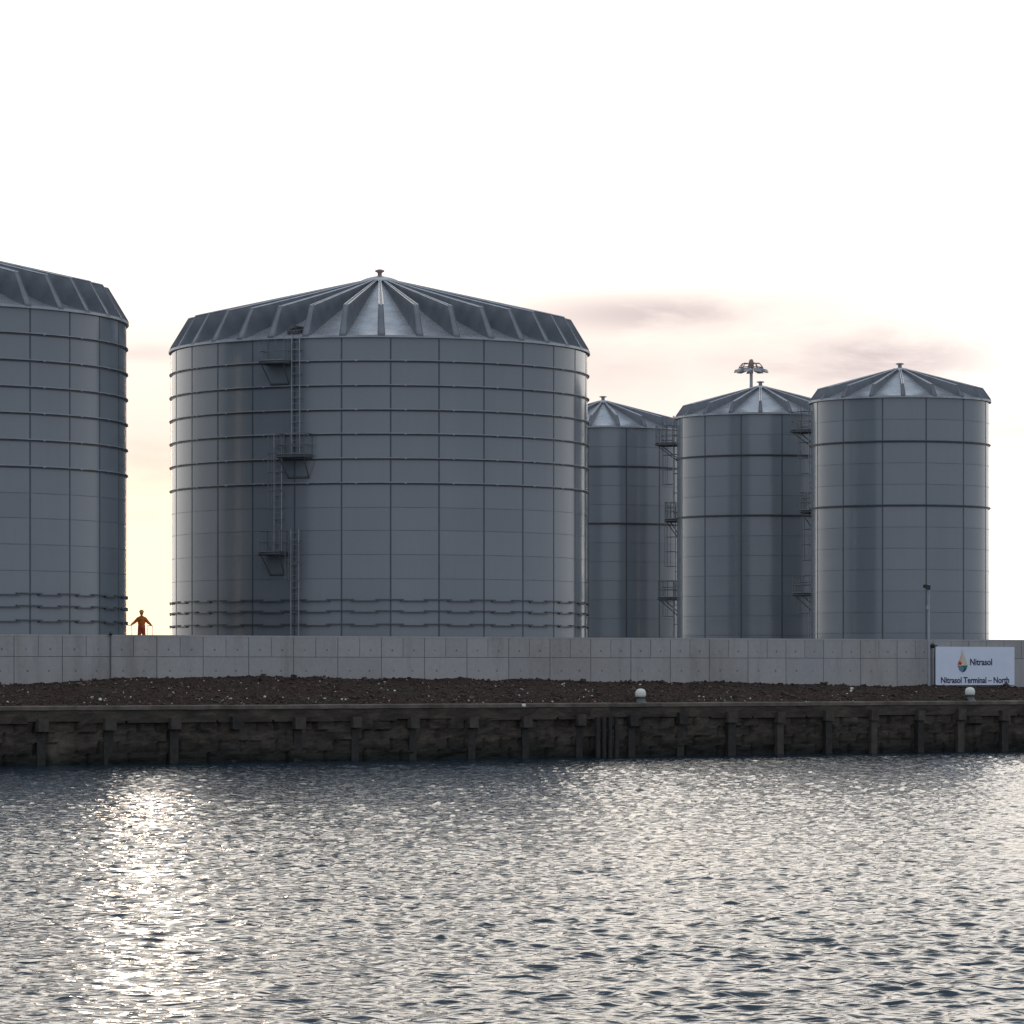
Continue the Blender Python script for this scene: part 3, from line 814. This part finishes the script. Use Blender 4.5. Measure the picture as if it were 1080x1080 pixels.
mb = MB(); mb.lathe([(.0, 0), (.09, .01), (.1, .09), (.07, .16), (0, .17)], 12); mb.build('marker_body', M['white'], mp)
mb = MB(); mb.lathe([(.0, .17), (.08, .17), (.09, .25), (.05, .31), (0, .32)], 12); mb.build('marker_cap', M['black'], mp)

# ------------------------------------------------------------------ person
PD = 190.; PX = (149.3 - 540) / F * PD
per = empty('person', (PX, PD, GZ + .0))
tag(per, 'person in orange hi-vis jacket and hard hat standing with arms out between two large tanks', 'person')
def cloth(name, col, tr):
    m, nt_, b = new_mat(name)
    n_ = noise_n(nt_, 9, 4, vec=coords(nt_)); c = ramp(nt_, n_.outputs['Fac'], [(.3, tuple(x * .75 for x in col)), (.7, col)])
    L(nt_, c, b.inputs['Base Color']); b.inputs['Roughness'].default_value = .8
    t_ = nt_.nodes.new('ShaderNodeBsdfTranslucent'); L(nt_, c, t_.inputs['Color'])
    mx = nt_.nodes.new('ShaderNodeMixShader'); mx.inputs[0].default_value = tr
    L(nt_, b.outputs[0], mx.inputs[1]); L(nt_, t_.outputs[0], mx.inputs[2]); L(nt_, mx.outputs[0], nt_.nodes['Material Output'].inputs['Surface'])
    return m
M['skin'] = simple('skin', (.45, .25, .17), .55, var=.05)
M['jacket'] = cloth('orange_hivis_cloth', (1.0, .30, .05), .3)
M['trousers'] = cloth('orange_red_trousers', (.85, .17, .07), .35)
M['reflective'] = simple('grey_reflective_tape', (.5, .5, .45), .3)
def remesh(o, vx):
    m = o.modifiers.new('r', 'REMESH'); m.mode = 'VOXEL'; m.voxel_size = vx; m.use_smooth_shade = True
    m = o.modifiers.new('s', 'SMOOTH'); m.factor = .5; m.iterations = 3
def limb(mb, pts):
    for (a, ra), (b, rb) in zip(pts[:-1], pts[1:]): mb.tube(a, b, ra, rb, 12)
    for p, r in pts: mb.ball(p, r, 12)
hands = []
for sg, el_, ha_ in ((-1, (-.325, .02, 1.22), (-.47, -.08, 1.105)), (1, (.32, .02, 1.20), (.46, -.08, 1.085))):
    hands.append((sg, Vector(el_), Vector(ha_)))
mb = MB()
mb.ball((0, -.01, 1.645), .098, 18, sc=(.82, 1.0, 1.22)); mb.ball((0, -.05, 1.59), .055, 12)      # head, jaw
mb.tube((0, .01, 1.42), (0, 0, 1.58), .062, .055, 12)
mb.ball((0, -.112, 1.635), .02, 8, sc=(.8, 1.1, 1.5))                                              # nose
for sg in (-1, 1): mb.ball((sg * .083, .0, 1.64), .026, 8, sc=(.4, .8, 1.2))
limb(mb, [((0, 0, 1.42), .085), ((0, 0, 1.2), .085), ((0, 0, .98), .10)])
for sg, e, h in hands:
    sh = Vector((sg * .18, 0, 1.40)); limb(mb, [(Vector((0, 0, 1.38)), .09), (sh, .06), (e, .045), (h, .030)])
    d = (h - e).normalized(); side = Vector((0, -1, 0)); nrm = d.cross(side).normalized()
    palm = h + d * .05; mb.ball(palm, .045, 10, sc=(.8, .8, .8))
    for k, ln in enumerate((.075, .085, .08, .062)):
        b0 = h + d * .075 + side * (.033 - .022 * k); b1 = b0 + d * ln * .55 + nrm * .008 * sg; b2 = b1 + d * ln * .4 - Vector((0, 0, .015))
        mb.tube(b0, b1, .0095, .009, 7); mb.tube(b1, b2, .009, .007, 7); mb.ball(b2, .0072, 7)
    t0 = h + d * .03 + side * .03; t1_ = t0 + d * .035 + side * .035; mb.tube(t0, t1_, .012, .009, 7); mb.ball(t1_, .009, 7)
for sg in (-1, 1): limb(mb, [((0, 0, .98), .12), ((sg * .10, 0, .90), .09), ((sg * .13, -.01, .50), .06), ((sg * .14, .02, .10), .045)])
body = mb.build('body', M['skin'], per); remesh(body, .009)
mb = MB()
mb.ball((0, 0, 1.34), .17, 16, sc=(1.15, .75, .75)); mb.ball((0, 0, 1.18), .175, 16, sc=(1.08, .78, 1.1)); mb.ball((0, 0, 1.0), .18, 16, sc=(1.05, .8, .9))
mb.tube((0, 0, 1.38), (0, 0, 1.475), .085, .075, 12)
for sg, e, h in hands:
    limb(mb, [(Vector((sg * .02, 0, 1.45)), .085), (Vector((sg * .175, 0, 1.37)), .092), (e, .074), (h - (h - e).normalized() * .02, .056)])
jk = mb.build('jacket', M['jacket'], per); remesh(jk, .016)
mb = MB(); limb(mb, [((0, 0, 1.02), .15), ((0, 0, .93), .15)])
for sg in (-1, 1): limb(mb, [((sg * .07, 0, .92), .115), ((sg * .12, -.01, .52), .085), ((sg * .135, .02, .12), .075)])
tr = mb.build('trousers', M['trousers'], per); remesh(tr, .016)
for sg in (-1, 1):
    mb = MB(); mb.ball((sg * .14, -.06, .055), .07, 12, sc=(.75, 1.8, .8)); mb.tube((sg * .14, .02, .05), (sg * .14, .02, .2), .06, .065, 10); mb.box((sg * .14, -.05, .012), (.1, .27, .024))
    mb.build('boot', M['black'], per)
M['hat'] = simple('hard_hat_shell', (.75, .35, .08), .35, var=.05)
mb = MB(); mb.lathe([(.15, 0), (.155, .008), (.122, .018), (.118, .06), (.09, .11), (.045, .138), (0, .145)], 24, (0, -.02, 1.685)); mb.build('hard_hat', M['hat'], per)
mb = MB()
for sg in (-1, 1): mb.ball((sg * .032, -.098, 1.655), .012, 8)
mb.build('eyes', M['black'], body)
# handrails either side of the person
for x0, x1, lab in ((-.86, -.46, 'low pale handrail by the left hand of the standing person'), (.30, .56, 'low pale handrail by the right side of the standing person')):
    mb = MB(); y = PD - .2
    h0 = 1.07 if x0 < 0 else 1.04
    hr_ = empty('handrail', (PX + (x0 + x1) / 2, y, GZ)); tag(hr_, lab, 'handrail')
    w = (x1 - x0) / 2
    mb.tube((-w, 0, h0), (w, 0, h0 - .02), .016, n=8); mb.build('rail', M['white'], hr_)
    for x in (-w, w):
        mb = MB(); mb.tube((x, 0, 0), (x, 0, h0), .013, n=8); mb.build('upright', M['white'], hr_)
